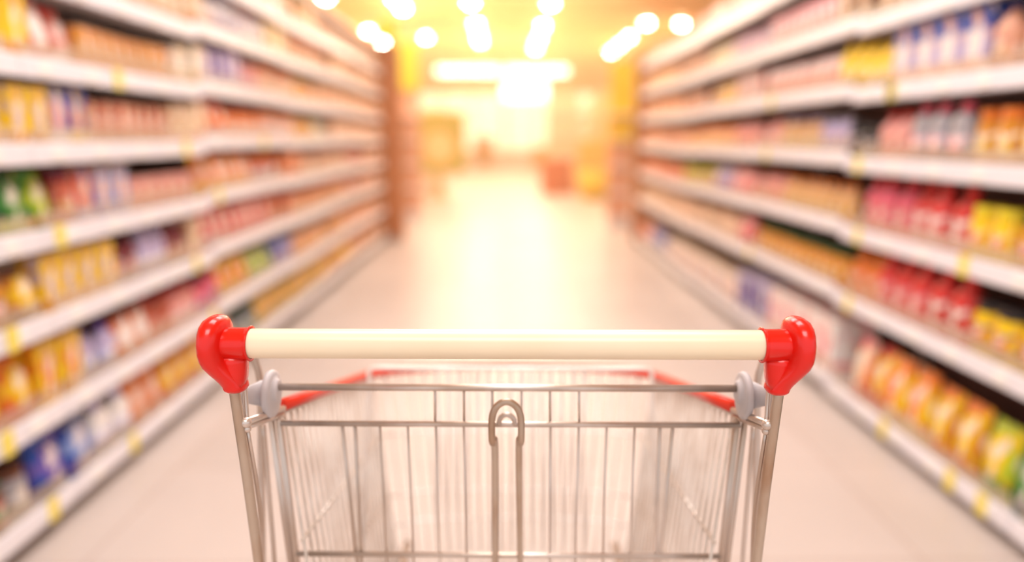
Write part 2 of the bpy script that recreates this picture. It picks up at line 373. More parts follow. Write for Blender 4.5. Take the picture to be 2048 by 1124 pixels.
# rows: (from px, to px, kind, width, depth, height, (base, panel, band, cap)), px is the picture column of the facing
CT_, BO, PU, JA, CA, PO = 'carton', 'bottle', 'pump', 'jar', 'can', 'pouch'
ROWS_L = {
 7: [(-60, 560, CT_, .11, .14, .16, ('white', 'peach', 'orange', 'white')), (560, 640, CT_, .12, .14, .17, ('orange', 'cream', 'red', 'yellow')),
     (640, 800, JA, .1, .1, .15, ('peach', 'cream', 'orange', 'tan'))],
 6: [(-60, 200, CT_, .11, .15, .19, ('red', 'white', 'yellow', 'red')), (200, 400, CA, .085, .085, .17, ('tan', 'cream', 'orange', 'grey')),
     (400, 440, PO, .13, .1, .19, ('orange', 'white', 'brick', 'orange')), (440, 480, BO, .085, .085, .2, ('white', 'violet', 'lavender', 'violet')),
     (480, 525, PO, .13, .1, .18, ('lavender', 'white', 'pink', 'pink')), (525, 575, CT_, .12, .14, .18, ('yellow', 'white', 'orange', 'yellow')),
     (575, 660, JA, .1, .1, .17, ('orange', 'cream', 'tan', 'peach')), (660, 800, CT_, .12, .14, .17, ('tan', 'peach', 'orange', 'tan'))],
 5: [(-60, 58, CT_, .1, .15, .2, ('yellow', 'lemon', 'amber', 'yellow')), (58, 100, PO, .12, .1, .2, ('red', 'white', 'pink', 'red')),
     (100, 152, PO, .12, .1, .19, ('brick', 'pink', 'white', 'red')), (152, 340, CA, .078, .078, .15, ('amber', 'tan', 'orange', 'grey')),
     (340, 408, CT_, .1, .12, .17, ('cream', 'white', 'tan', 'cream')), (408, 470, CT_, .11, .12, .18, ('violet', 'lavender', 'white', 'violet')),
     (470, 520, JA, .1, .1, .16, ('pink', 'lavender', 'rose', 'pink')), (520, 580, JA, .1, .1, .17, ('peach', 'cream', 'orange', 'orange')),
     (580, 625, PO, .13, .1, .17, ('yellow', 'orange', 'white', 'yellow')), (625, 800, CT_, .12, .12, .16, ('orange', 'cream', 'peach', 'tan'))],
 4: [(-60, 92, CT_, .085, .14, .185, ('yellow', 'lavender', 'amber', 'yellow')), (92, 135, CT_, .1, .13, .19, ('violet', 'pink', 'white', 'navy')),
     (135, 182, CT_, .1, .13, .19, ('navy', 'pink', 'yellow', 'blue')), (182, 345, CA, .08, .08, .16, ('brick', 'peach', 'tan', 'grey')),
     (345, 408, CT_, .1, .12, .17, ('cream', 'tan', 'pink', 'cream')), (408, 462, PO, .12, .1, .19, ('red', 'orange', 'white', 'red')),
     (462, 530, JA, .1, .1, .16, ('orange', 'white', 'peach', 'brick')), (530, 590, JA, .1, .1, .16, ('peach', 'white', 'rose', 'orange')),
     (590, 625, PO, .12, .1, .17, ('yellow', 'orange', 'lemon', 'brown')), (625, 660, PO, .12, .1, .16, ('lime', 'white', 'green', 'green')),
     (660, 800, CT_, .12, .12, .15, ('peach', 'cream', 'orange', 'orange'))],
 3: [(-60, 40, PO, .12, .1, .19, ('dgreen', 'green', 'lime', 'dgreen')), (40, 95, PO, .12, .1, .19, ('green', 'lime', 'tan', 'green')),
     (95, 150, JA, .09, .09, .18, ('brick', 'tan', 'pink', 'maroon')), (150, 195, CT_, .09, .12, .19, ('red', 'peach', 'sky', 'maroon')),
     (195, 240, CT_, .1, .12, .19, ('sky', 'peach', 'violet', 'grey')), (240, 400, CA, .085, .085, .14, ('pink', 'peach', 'brick', 'brick')),
     (400, 500, PO, .13, .1, .18, ('orange', 'peach', 'yellow', 'orange')), (500, 560, JA, .1, .1, .16, ('brick', 'white', 'lavender', 'orange')),
     (560, 600, CT_, .12, .12, .17, ('orange', 'brick', 'peach', 'orange')), (600, 690, JA, .1, .1, .15, ('peach', 'cream', 'tan', 'peach')),
     (690, 720, PO, .12, .1, .17, ('red', 'brick', 'white', 'maroon')), (720, 800, CT_, .12, .12, .15, ('peach', 'pink', 'tan', 'tan'))],
 2: [(-60, 42, JA, .1, .1, .17, ('amber', 'pink', 'brown', 'brown')), (42, 82, PO, .12, .1, .17, ('amber', 'yellow', 'brown', 'brown')),
     (82, 212, CT_, .095, .14, .185, ('yellow', 'lavender', 'amber', 'yellow')), (212, 285, BO, .08, .08, .19, ('maroon', 'pink', 'white', 'black')),
     (285, 345, PU, .1, .07, .19, ('lavender', 'white', 'violet', 'lavender')), (345, 375, BO, .08, .08, .18, ('maroon', 'peach', 'cream', 'maroon')),
     (375, 408, CT_, .1, .12, .18, ('cream', 'tan', 'pink', 'cream')), (408, 450, PO, .12, .1, .19, ('red', 'pink', 'white', 'red')),
     (450, 535, PO, .13, .1, .18, ('red', 'pink', 'rose', 'pink')), (535, 585, CT_, .12, .12, .17, ('brick', 'orange', 'pink', 'red')),
     (585, 690, JA, .1, .1, .15, ('peach', 'tan', 'cream', 'orange')), (690, 715, PO, .12, .1, .16, ('brick', 'pink', 'tan', 'brick')),
     (715, 800, CT_, .12, .12, .15, ('pink', 'peach', 'tan', 'peach'))],
 1: [(-60, 88, PO, .13, .1, .19, ('orange', 'yellow', 'red', 'orange')), (88, 152, CT_, .1, .13, .2, ('yellow', 'orange', 'amber', 'yellow')),
     (152, 228, PU, .09, .065, .18, ('lavender', 'sky', 'white', 'violet')), (228, 300, PO, .12, .09, .17, ('orange', 'white', 'brick', 'brick')),
     (300, 345, BO, .085, .085, .18, ('brick', 'peach', 'pink', 'red')), (345, 392, PU, .1, .07, .18, ('pink', 'white', 'rose', 'red')),
     (392, 432, PU, .1, .07, .18, ('rose', 'violet', 'pink', 'maroon')), (432, 500, PO, .13, .1, .18, ('yellow', 'orange', 'amber', 'yellow')),
     (500, 538, PO, .12, .1, .16, ('green', 'lime', 'cream', 'lime')), (538, 580, CT_, .12, .12, .17, ('violet', 'blue', 'sky', 'blue')),
     (580, 690, PO, .13, .1, .15, ('orange', 'tan', 'yellow', 'orange')), (690, 800, CT_, .12, .12, .15, ('peach', 'orange', 'pink', 'tan'))],
 0: [(-60, 25, JA, .1, .1, .16, ('brown', 'green', 'red', 'dgreen')), (25, 58, JA, .1, .1, .15, ('grey', 'white', 'cream', 'brown')),
     (58, 105, PO, .14, .11, .19, ('blue', 'violet', 'navy', 'blue')), (105, 152, PO, .14, .11, .19, ('blue', 'sky', 'lavender', 'blue')),
     (152, 195, PO, .14, .11, .19, ('blue', 'sky', 'violet', 'navy')), (195, 245, PU, .11, .08, .2, ('white', 'lavender', 'sky', 'lavender')),
     (245, 330, PO, .12, .1, .18, ('orange', 'peach', 'brick', 'orange')), (330, 400, PO, .12, .1, .18, ('orange', 'yellow', 'brick', 'amber')),
     (400, 470, PO, .12, .1, .18, ('orange', 'peach', 'yellow', 'orange')), (470, 520, JA, .11, .11, .15, ('grey', 'green', 'sky', 'dgreen')),
     (520, 640, PO, .13, .1, .16, ('yellow', 'amber', 'green', 'yellow')), (640, 700, PO, .13, .1, .16, ('orange', 'yellow', 'tan', 'amber')),
     (700, 800, CT_, .12, .12, .15, ('tan', 'orange', 'peach', 'peach'))],
}
ROWS_R = {
 6: [(2120, 1700, CT_, .12, .14, .18, ('pink', 'white', 'rose', 'pink')), (1700, 1400, CT_, .12, .14, .17, ('peach', 'white', 'pink', 'peach')), (1400, 1240, JA, .11, .11, .15, ('orange', 'peach', 'tan', 'peach'))],
 5: [(2120, 1700, CT_, .12, .15, .19, ('brown', 'tan', 'cream', 'brown')), (1700, 1530, CA, .09, .09, .17, ('pink', 'white', 'rose', 'peach')), (1530, 1470, PO, .12, .1, .18, ('lavender', 'pink', 'white', 'violet')),
     (1470, 1420, PO, .12, .1, .17, ('yellow', 'white', 'amber', 'yellow')), (1420, 1360, CT_, .12, .12, .17, ('brown', 'orange', 'tan', 'brick')), (1360, 1240, CT_, .12, .12, .16, ('peach', 'yellow', 'orange', 'orange'))],
 4: [(2120, 1982, BO, .09, .09, .22, ('peach', 'tan', 'brick', 'navy')), (1982, 1812, CT_, .13, .14, .225, ('lavender', 'white', 'peach', 'blue')),
     (1812, 1690, PU, .095, .07, .2, ('yellow', 'lemon', 'amber', 'yellow')), (1690, 1530, CA, .09, .09, .16, ('pink', 'peach', 'white', 'peach')),
     (1530, 1480, CT_, .1, .12, .19, ('pink', 'grey', 'white', 'maroon')), (1480, 1430, PO, .12, .1, .17, ('amber', 'yellow', 'orange', 'amber')),
     (1430, 1370, PO, .12, .1, .18, ('brown', 'orange', 'brick', 'brown')), (1370, 1240, CT_, .12, .12, .16, ('orange', 'peach', 'cream', 'orange'))],
 3: [(2120, 1955, JA, .105, .105, .19, ('amber', 'yellow', 'cream', 'orange')), (1955, 1905, PU, .1, .07, .22, ('grey', 'rose', 'pink', 'rose')),
     (1875, 1815, PU, .1, .07, .22, ('grey', 'pink', 'rose', 'rose')), (1815, 1750, BO, .095, .095, .2, ('pink', 'brick', 'peach', 'red')),
     (1745, 1700, JA, .1, .1, .15, ('black', 'brown', 'grey', 'black')), (1700, 1640, BO, .08, .08, .18, ('lavender', 'grey', 'pink', 'grey')),
     (1640, 1560, BO, .08, .08, .18, ('tan', 'yellow', 'grey', 'lavender')), (1560, 1480, BO, .09, .09, .18, ('pink', 'orange', 'white', 'pink')),
     (1480, 1380, JA, .1, .1, .16, ('peach', 'yellow', 'tan', 'orange')), (1380, 1240, CT_, .12, .12, .16, ('peach', 'orange', 'pink', 'orange'))],
 2: [(2120, 2040, JA, .1, .1, .17, ('amber', 'red', 'yellow', 'dgreen')), (2040, 1935, JA, .1, .1, .18, ('yellow', 'orange', 'lemon', 'lemon')),
     (1935, 1830, BO, .1, .1, .23, ('red', 'pink', 'white', 'red')), (1830, 1735, BO, .1, .1, .23, ('rose', 'pink', 'brick', 'red')),
     (1735, 1700, JA, .1, .1, .16, ('orange', 'brown', 'yellow', 'amber')), (1700, 1570, BO, .08, .08, .17, ('tan', 'yellow', 'amber', 'orange')),
     (1570, 1500, BO, .09, .09, .18, ('pink', 'orange', 'tan', 'brick')), (1500, 1460, PO, .12, .1, .18, ('rose', 'pink', 'white', 'rose')),
     (1460, 1425, PO, .12, .1, .19, ('violet', 'lavender', 'pink', 'navy')), (1425, 1370, JA, .1, .1, .16, ('tan', 'lime', 'peach', 'lime')),
     (1370, 1240, CT_, .12, .12, .15, ('red', 'orange', 'peach', 'orange'))],
 1: [(2120, 1935, JA, .105, .105, .18, ('yellow', 'orange', 'brown', 'black')), (1935, 1850, BO, .1, .1, .24, ('red', 'brick', 'white', 'red')),
     (1850, 1770, BO, .1, .1, .24, ('red', 'pink', 'rose', 'red')), (1770, 1710, BO, .1, .1, .22, ('orange', 'amber', 'pink', 'orange')),
     (1700, 1510, JA, .085, .085, .17, ('amber', 'yellow', 'orange', 'dgreen')), (1510, 1475, PO, .12, .1, .2, ('red', 'rose', 'white', 'maroon')),
     (1475, 1240, CT_, .13, .12, .17, ('cream', 'peach', 'pink', 'tan'))],
 0: [(2120, 2045, PO, .14, .1, .24, ('dgreen', 'green', 'grey', 'dgreen')), (2045, 1962, PO, .14, .1, .24, ('lime', 'yellow', 'green', 'lime')),
     (1962, 1870, PO, .13, .1, .25, ('amber', 'yellow', 'orange', 'orange')), (1870, 1790, PO, .13, .1, .27, ('yellow', 'orange', 'cream', 'orange')),
     (1790, 1740, PO, .13, .1, .27, ('orange', 'yellow', 'red', 'red')), (1740, 1700, PO, .13, .1, .27, ('orange', 'cream', 'red', 'rose')),
     (1700, 1530, CT_, .2, .2, .26, ('white', 'rose', 'pink', 'white')), (1530, 1480, CT_, .16, .16, .26, ('violet', 'navy', 'sky', 'lavender')),
     (1480, 1340, CT_, .15, .15, .2, ('white', 'peach', 'lavender', 'cream')), (1340, 1300, PO, .14, .1, .19, ('blue', 'sky', 'white', 'violet')),
     (1300, 1240, CT_, .13, .12, .19, ('red', 'peach', 'orange', 'peach'))],
}
USED = {}
def stock(side, rows):
    zs, X, bays, offs = (LZ, LX, LBAY, LOFF) if side == 'L' else (RZ, RX, RBAY, ROFF)
    s = -1 if side == 'L' else 1; word = 'left' if side == 'L' else 'right'
    rz = math.pi / 2 if side == 'L' else -math.pi / 2
    last = bays[-1][1] - .03
    for k, segs in rows.items():
        prev = None; cur = bays[0][0] + .04
        for si, (pa, pb, kind, w_, d_, h_, cols) in enumerate(segs):
            xf = X + s * .05
            ya = y_at(pa, xf, zs[k] + .1); yb = last if si == len(segs) - 1 else y_at(pb, xf, zs[k] + .1)
            if si == 0: ya = 1.2
            ya = max(ya, cur) if abs(ya - cur) > .12 or si == 0 else cur; yb = min(yb, last)
            desc = '%s %s with %s panel' % (cn(cols[0]), WORD[kind], cn(cols[1]))
            if kind in ('bottle', 'pump', 'jar') and cols[3] != cols[0]: desc = '%s %s with %s %s' % (cn(cols[0]), WORD[kind], cn(cols[3]), 'lid' if kind == 'jar' else 'cap')
            where = ' on %s rack %s shelf, ' % (word, ORD[k])
            where += 'nearest the camera' if prev is None else 'beyond %s' % prev
            label = desc + where
            assert len(label.split()) <= 16, label
            USED[label] = USED.get(label, 0) + 1
            if USED[label] > 1: print('DUP LABEL', label)
            group = '%s %ss on the %s %s shelf' % (cn(cols[0]), WORD[kind], word, ORD[k])
            y = ya + w_ / 2
            pitch = w_ + (.018 if kind in ('bottle', 'pump') else .008)
            while y < yb - .01 and y + w_ / 2 < last:
                bi = next((i for i, (a, c) in enumerate(bays) if a <= y < c), 5)
                a, c = bays[bi]
                if bi and offs[bi] != offs[bi - 1] and y - w_ / 2 < a + .006: y = a + .006 + w_ / 2
                if bi < 5 and offs[bi] != offs[bi + 1] and y + w_ / 2 > c - .004: y = c + .006 + w_ / 2; continue
                if random.random() > (.04 if y > 4.4 else 0):
                    jd = random.uniform(0, .02)
                    place(kind, w_, d_, h_, cols, (X + s * (.022 + d_ / 2 + jd), y, zs[k] + offs[bi] + .0092), rz + random.uniform(-.025, .025), label, group, y < 4.3)
                y += pitch; cur = y - w_ / 2
            prev = '%s %s' % (cn(cols[0]), {'pouch': 'pouches', 'pump': 'bottles'}.get(kind, WORD[kind] + 's'))
stock('L', ROWS_L); stock('R', ROWS_R)
print('products', COUNT, sum(COUNT.values()), 'labels', len(USED))

# ------------------------------------------------------------ far hall
LAMPW = 105
def gondola_run(label, X, s, y0, y1, h, cols, group):
    """a far run of shelving beyond the cross aisle, seen as pale bands"""
    t = thing('shelving_run', label, 'shelving', (X, (y0 + y1) / 2, 0), 0, group)
    hw = (y1 - y0) / 2
    fr = noisy('far_' + cols[0] + cols[1], C[cols[0]], C[cols[1]], 1.6, .6, stretch=(1, 1, 2.5))
    b = NB(); bx(b, min(s * .5, s * .56), max(s * .5, s * .56), -hw, hw, 0, h); obj('back_panel', b, BACK, t)
    b = NB(); bx(b, min(s * .02, s * .5), max(s * .02, s * .5), -hw, hw, 0, .12); obj('plinth', b, WHITE, t)
    n = 6
    for k in range(n):
        z = .13 + k * (h - .2) / n
        b = NB(); bx(b, min(0, s * .5), max(0, s * .5), -hw, hw, z, z + .05, .004); obj('shelf', b, WHITE, t)
    for q in (-1, 1):
        b = NB(); bx(b, min(0, s * .5), max(0, s * .5), q * hw - .02, q * hw + .02, 0, h, .004); obj('side_panel', b, noisy('pale_end_board', rgb(250, 214, 160), rgb(246, 202, 144), 2, .5), t)
    # stock on it
    for k in range(n):
        z = .182 + k * (h - .2) / n
        y = -hw + .2
        while y < hw - .2:
            w_ = .4
            c1 = random.choice(cols)
            b_ = LIBX.setdefault(c1, mesh('stock_carton', _far_carton(), printed('farprint_' + c1, C[c1], C['cream'], C['orange'])))
            o = D.objects.new('stock_carton', b_); COL.objects.link(o)
            o.location = (X + s * .25, (y0 + y1) / 2 + y, z); o.rotation_euler = (0, 0, s * -math.pi / 2)
            tag(o, '%s carton stacked on %s' % (cn(c1), group), 'carton', '%s cartons on %s' % (cn(c1), group))
            y += .46
def _far_carton():
    b = NB(); bx(b, -.2, .2, -.18, .18, 0, .21, .008); return b
LIBX = {}
gondola_run('pale shelving run beyond the cross aisle on the left', -1.95, -1, 16.5, 22.5, 2.1, ('peach', 'cream', 'tan'), 'the far left shelving run')
gondola_run('pale shelving run beyond the cross aisle on the right', 2.05, 1, 17.0, 23.0, 2.2, ('peach', 'tan', 'cream'), 'the far right shelving run')

# green board on a post (left, beyond the cross aisle)
t = thing('display_stand', 'olive green display board on a post, left side beyond the cross aisle', 'display stand', (-1.3, 13.9, 0))
OLV = noisy('olive_board', rgb(196, 176, 62), rgb(178, 160, 50), 2, .6)
b = NB(); bx(b, -.56, .52, -.06, .06, .52, 1.68, .02); obj('board', b, OLV, t)
b = NB(); 
rs = [[Vector((.02 + .3 * math.cos(a), yy, 1.0 + .3 * math.sin(a))) for a in [2 * math.pi * k / 24 for k in range(24)]] for yy in (-.075, -.06)]
rings(b, rs); obj('round_panel', b, pbr('cream_panel', rgb(250, 214, 150), .5), t)
b = NB(); lathe(b, [(.05, .03), (.05, .53)]); obj('post', b, OLV, t)
b = NB(); lathe(b, [(.22, 0), (.22, .02), (.05, .05)]); obj('base', b, OLV, t)
# red-orange baskets
def basket(loc, label):
    t = thing('shopping_basket', label, 'basket', loc)
    m = pbr('orange_red_plastic', rgb(240, 96, 44), .4)
    def rc(x, y, z): return [Vector((x * sx, y * sy, z)) for sx, sy in ((-1, -1), (1, -1), (1, 1), (-1, 1))]
    b = NB(); rings(b, [rc(.17, .12, 0), rc(.22, .15, .2), rc(.235, .165, .2), rc(.235, .165, .215), rc(.21, .14, .215), rc(.16, .11, .02)]); obj('tub', b, m, t)
    b = NB(); tube(b, [(-.22, 0, .2), (-.18, 0, .3), (.18, 0, .3), (.22, 0, .2)], .01, 6); obj('handle', b, m, t)
basket((-1.98, 14.3, 0), 'orange red shopping basket on the floor by the left rack end')
t = thing('cardboard_box', 'white carton on the floor beside the olive display board', 'carton', (-1.55, 15.2, 0))
b = NB(); bx(b, -.3, .3, -.25, .25, 0, .5, .01); obj('box_body', b, pbr('white_card', rgb(246, 232, 220), .6), t)
b = NB(); bx(b, -.31, .31, -.26, .26, .5, .56, .01); obj('box_lid', b, pbr('white_card', rgb(246, 232, 220), .6), t)
# crates
def crate_stack(x, y, n, w, h, col, label, cat='crate', grp=None):
    for k in range(n):
        t = thing('storage_crate', label if n == 1 else label + ', ' + ['bottom', 'second', 'third', 'top'][k if k < n - 1 else 3] + ' of its stack', cat, (x, y, k * (h + .002)), random.uniform(-.05, .05), grp)
        m = noisy('crate_' + col, C[col], tuple(c * .82 for c in C[col][:3]) + (1,), 3, .55)
        b = NB(); bx(b, -w / 2, w / 2, -w / 2, w / 2, 0, .02)
        for a in (-1, 1):
            bx(b, a * w / 2 - .012, a * w / 2 + .012, -w / 2, w / 2, .0, h); bx(b, -w / 2, w / 2, a * w / 2 - .012, a * w / 2 + .012, .0, h)
        obj('crate_body', b, m, t)
        b = NB()
        for a in (-1, 1):
            bx(b, a * w / 2 - .022, a * w / 2 + .022, -w / 2 - .02, w / 2 + .02, h - .05, h, .004); bx(b, -w / 2 - .02, w / 2 + .02, a * w / 2 - .022, a * w / 2 + .022, h - .05, h, .004)
        obj('rim', b, m, t)
crate_stack(1.12, 15.3, 2, .62, .36, 'brick', 'brown crate on the right side beyond the cross aisle', grp='brown crates')
crate_stack(-.95, 33, 3, .8, .4, 'orange', 'small orange crate at the far left of the aisle', grp='orange crates')
crate_stack(1.6, 30, 2, .8, .4, 'amber', 'pale amber crate at the far right of the aisle', grp='amber crates')
# pink display cabinet behind the brown crates
t = thing('display_cabinet', 'tall pale pink display cabinet behind the brown crates', 'cabinet', (1.35, 16.6, 0))
PK = noisy('pale_pink_board', rgb(246, 200, 164), rgb(240, 188, 150), 2, .6)
b = NB(); bx(b, -.36, .36, -.22, .22, .0, 2.15, .01); obj('cabinet_body', b, PK, t)
for k in range(4):
    b = NB(); bx(b, -.33, .33, -.27, -.22, .3 + k * .45, .34 + k * .45, .004); obj('shelf_ledge', b, WHITE, t)
# yellow dump bin
t = thing('dump_bin', 'yellow promotional dump bin on the floor near the right rack end', 'bin', (1.82, 13.9, 0))
YB = noisy('yellow_card', rgb(240, 200, 60), rgb(230, 184, 44), 2, .55)
def rc(x, y, z): return [Vector((x * sx, y * sy, z)) for sx, sy in ((-1, -1), (1, -1), (1, 1), (-1, 1))]
b = NB(); rings(b, [rc(.3, .28, 0), rc(.36, .34, .55), rc(.33, .31, .55), rc(.29, .27, .1)]); obj('bin_body', b, YB, t)
b = NB(); bx(b, -.36, .36, .3, .34, .55, 1.15, .006); obj('header_board', b, noisy('amber_card', rgb(244, 186, 90), rgb(238, 172, 72), 2, .55), t)
for k, (a, c) in enumerate(((-.16, -.12), (.14, .1), (.0, -.02), (-.14, .14))):
    o = D.objects.new('food_pouch', getlib('pouch', .13, .1, .27, ('yellow', 'orange', 'cream', 'orange'))[1]); COL.objects.link(o)
    o.location = (1.82 + a, 13.9 + c, .36); tag(o, 'yellow pouch standing in the yellow dump bin', 'pouch', 'pouches in the dump bin')
# end caps: shelving turned towards the cross aisle
def end_cap(label, x, y, col_top, col_low, h, w_, hb=.6):
    t = thing('end_cap_display', label, 'display', (x, y, 0))
    b = NB(); bx(b, -w_ / 2, w_ / 2, -.02, .02, 0, h, .004); obj('back_panel', b, pbr('ec_' + col_low, C[col_low], .5), t)
    b = NB(); bx(b, -w_ / 2, w_ / 2, -.2, -.02, 0, .14, .004); obj('base', b, WHITE, t)
    b = NB(); bx(b, -w_ / 2, w_ / 2, -.05, -.02, h - hb, h + .06, .004); obj('header_board', b, pbr('ec_' + col_top, C[col_top], .5), t)
    for k in range(4):
        b = NB(); bx(b, -w_ / 2, w_ / 2, -.2, -.02, .45 + k * .34, .48 + k * .34, .004); obj('shelf', b, WHITE, t)
end_cap('cream end display with yellow header beside the left wooden panel', -1.45, 10.4, 'lemon', 'peach', 2.45, .45)
end_cap('peach end display with yellow header beside the right wooden panel', 1.54, 9.5, 'yellow', 'peach', 2.1, .32, 1.0)
# yellow header sign on the right rack
t = thing('header_sign', 'small orange yellow sign standing on top of the right rack far end', 'sign', (1.7, 7.2, 1.99))
b = NB(); bx(b, -.13, .13, -.012, .012, .05, .18, .004); obj('sign_board', b, pbr('orange_yellow', rgb(250, 178, 20), .5), t)
b = NB(); bx(b, -.02, .02, -.02, .02, 0, .06); obj('sign_stem', b, UPR, t)
t = thing('header_sign', 'bright yellow sign standing on top of the left wooden panel', 'sign', (-1.29, 8.13, 2.2))
b = NB(); bx(b, -.1, .1, -.012, .012, .04, .26, .004); obj('sign_board', b, pbr('sign_yellow', rgb(250, 236, 60), .5), t)
b = NB(); bx(b, -.02, .02, -.02, .02, 0, .05); obj('sign_stem', b, UPR, t)

# high bay lamps hanging from the ceiling
BULB = emis('lamp_glow', (1, .93, .82, 1), 130)
SHADE = pbr('lamp_shade_white', rgb(240, 228, 210), .4)
me_shade = NB(); lathe(me_shade, [(.13, .0), (.15, .02), (.09, .1), (.04, .14), (.03, .2)], 20); me_shade = mesh('lamp_shade', me_shade, SHADE)
me_bulb = NB(); lathe(me_bulb, [(.03, -.035), (.075, -.025), (.09, 0), (.09, .01)], 20); me_bulb = mesh('lamp_bulb', me_bulb, BULB)
me_rod = NB(); lathe(me_rod, [(.008, .2), (.008, .36)], 8); me_rod = mesh('hanging_rod', me_rod, UPR)
rows = {'far left': (-3.65, [15.2, 19.8, 22]), 'left': (-2.25, [15.3, 16.4, 21.0]), 'centre left': (-.72, [15.7, 18.6, 20.5, 21.8]),
        'centre right': (.98, [15.8, 18.8, 21.2, 23.4]), 'right': (3.55, [18.4, 20.9, 22.6, 24.4]), 'far right': (4.45, [18.5])}
DIST = ['nearest', 'second', 'third', 'fourth', 'fifth', 'farthest']
for rn, (x, ys) in rows.items():
    for i, y in enumerate(ys):
        z = 3.99
        t = thing('hanging_lamp', '%s glowing white lamp of the %s ceiling row' % ('only' if len(ys) == 1 else DIST[i] if i < len(ys) - 1 else 'farthest', rn), 'lamp', (x, y, z), 0, 'hanging lamps under the ceiling')
        for n, me in (('lamp_shade', me_shade), ('lamp_bulb', me_bulb), ('hanging_rod', me_rod)):
            o = D.objects.new(n, me); COL.objects.link(o); o.parent = t
        l = D.lights.new('lamp_light', 'POINT'); l.energy = LAMPW; l.color = (1, .80, .52); l.shadow_soft_size = .12
        o = D.objects.new('lamp_light', l); COL.objects.link(o); o.location = (x, y, 3.86)
# long bright battens across the far hall
for x0, x1, nm in ((-2.6, -.2, 'left'), (.0, 2.4, 'right')):
    t = thing('strip_light', 'long bright white strip light across the far ceiling, %s one' % nm, 'light', ((x0 + x1) / 2, 28, 3.8))
    hw = (x1 - x0) / 2
    b = NB(); bx(b, -hw, hw, -.25, .25, -.22, 0, .02); obj('light_tube', b, emis('strip_glow', (1, .9, .74, 1), 10), t)
    b = NB(); bx(b, -hw, hw, -.28, .28, 0, .05, .01); obj('light_housing', b, SHADE, t)
    for q in (-1, 1):
        b = NB(); tube(b, [(q * hw * .8, 0, .05), (q * hw * .8, 0, .55)], .01, 6); obj('hanging_rod', b, UPR, t)
# lit white hanging sign
t = thing('hanging_sign', 'blank white lit sign hanging over the aisle in the far hall', 'sign', (.72, 26, 2.85))
b = NB(); bx(b, -.78, .78, -.06, .06, -.32, .32, .05); obj('sign_box', b, emis('sign_glow', (1, .93, .96, 1), 7), t)
for q in (-1, 1):
    b = NB(); tube(b, [(q * .6, 0, .32), (q * .6, 0, 1.5)], .012, 6); obj('hanging_rod', b, UPR, t)

# ------------------------------------------------------------ the shopping cart
METAL = noisy('galvanised_steel', rgb(222, 210, 202), rgb(194, 176, 162), 14, .32, .8, stretch=(1, 1, .3), bump=.1)
RUSTY = noisy('worn_steel_tube', rgb(200, 184, 168), rgb(168, 128, 96), 22, .36, .7, stretch=(1, 1, .35), lo=.42, hi=.72)
WIRE = noisy('basket_wire', rgb(238, 230, 222), rgb(216, 202, 190), 18, .35, .5)
WIREL = noisy('lit_basket_wire', rgb(250, 242, 236), rgb(240, 228, 220), 18, .3, .25)  # paler copy of the wire: reflected light put into its colour
GREY = noisy('grey_plastic', rgb(206, 200, 202), rgb(190, 184, 186), 6, .5)
RED = pbr('red_plastic', rgb(226, 24, 10), .25, 0, **{'Coat Weight': .15})
REDRIM = pbr('red_rim_plastic', rgb(236, 58, 34), .3)
CREAM = noisy('cream_plastic', rgb(248, 229, 200), rgb(244, 224, 192), 5, .28)
RUBBER = pbr('dark_rubber', rgb(60, 56, 56), .6)
cart = thing('shopping_cart', 'wire shopping cart with cream handle and red end caps in the foreground', 'shopping cart', (0, .66, 0), -math.radians(1.2))
O = Vector((0, .66, 0))
def Q(px, py, Y, mid=1010): return P(px, py, Y, mid) - O
def mir(p): return Vector((-p.x, p.y, p.z))
HY = .655
hc = Q(1009, 688.5, HY, 1009); hl = Q(497, 688.5, HY, 1009)
HZ = hc.z; HYl = hc.y
HR = .0146
b = NB(); lathe_pts = []
n = 28
rs = []
for x in (hl.x - .012, hl.x, -.05, .05, -hl.x, -hl.x + .012):
    rs.append([Vector((x, HYl + HR * math.cos(2 * math.pi * k / n), HZ + HR * math.sin(2 * math.pi * k / n))) for k in range(n)])
rings(b, rs); obj('handle_bar', b, CREAM, cart)
depH = HY * CT + (CAMH - HZ) * ST
k_ = depH / F                       # metres per pixel at the handle
def sgn(s, v): return Vector((v.x * s, v.y, v.z))
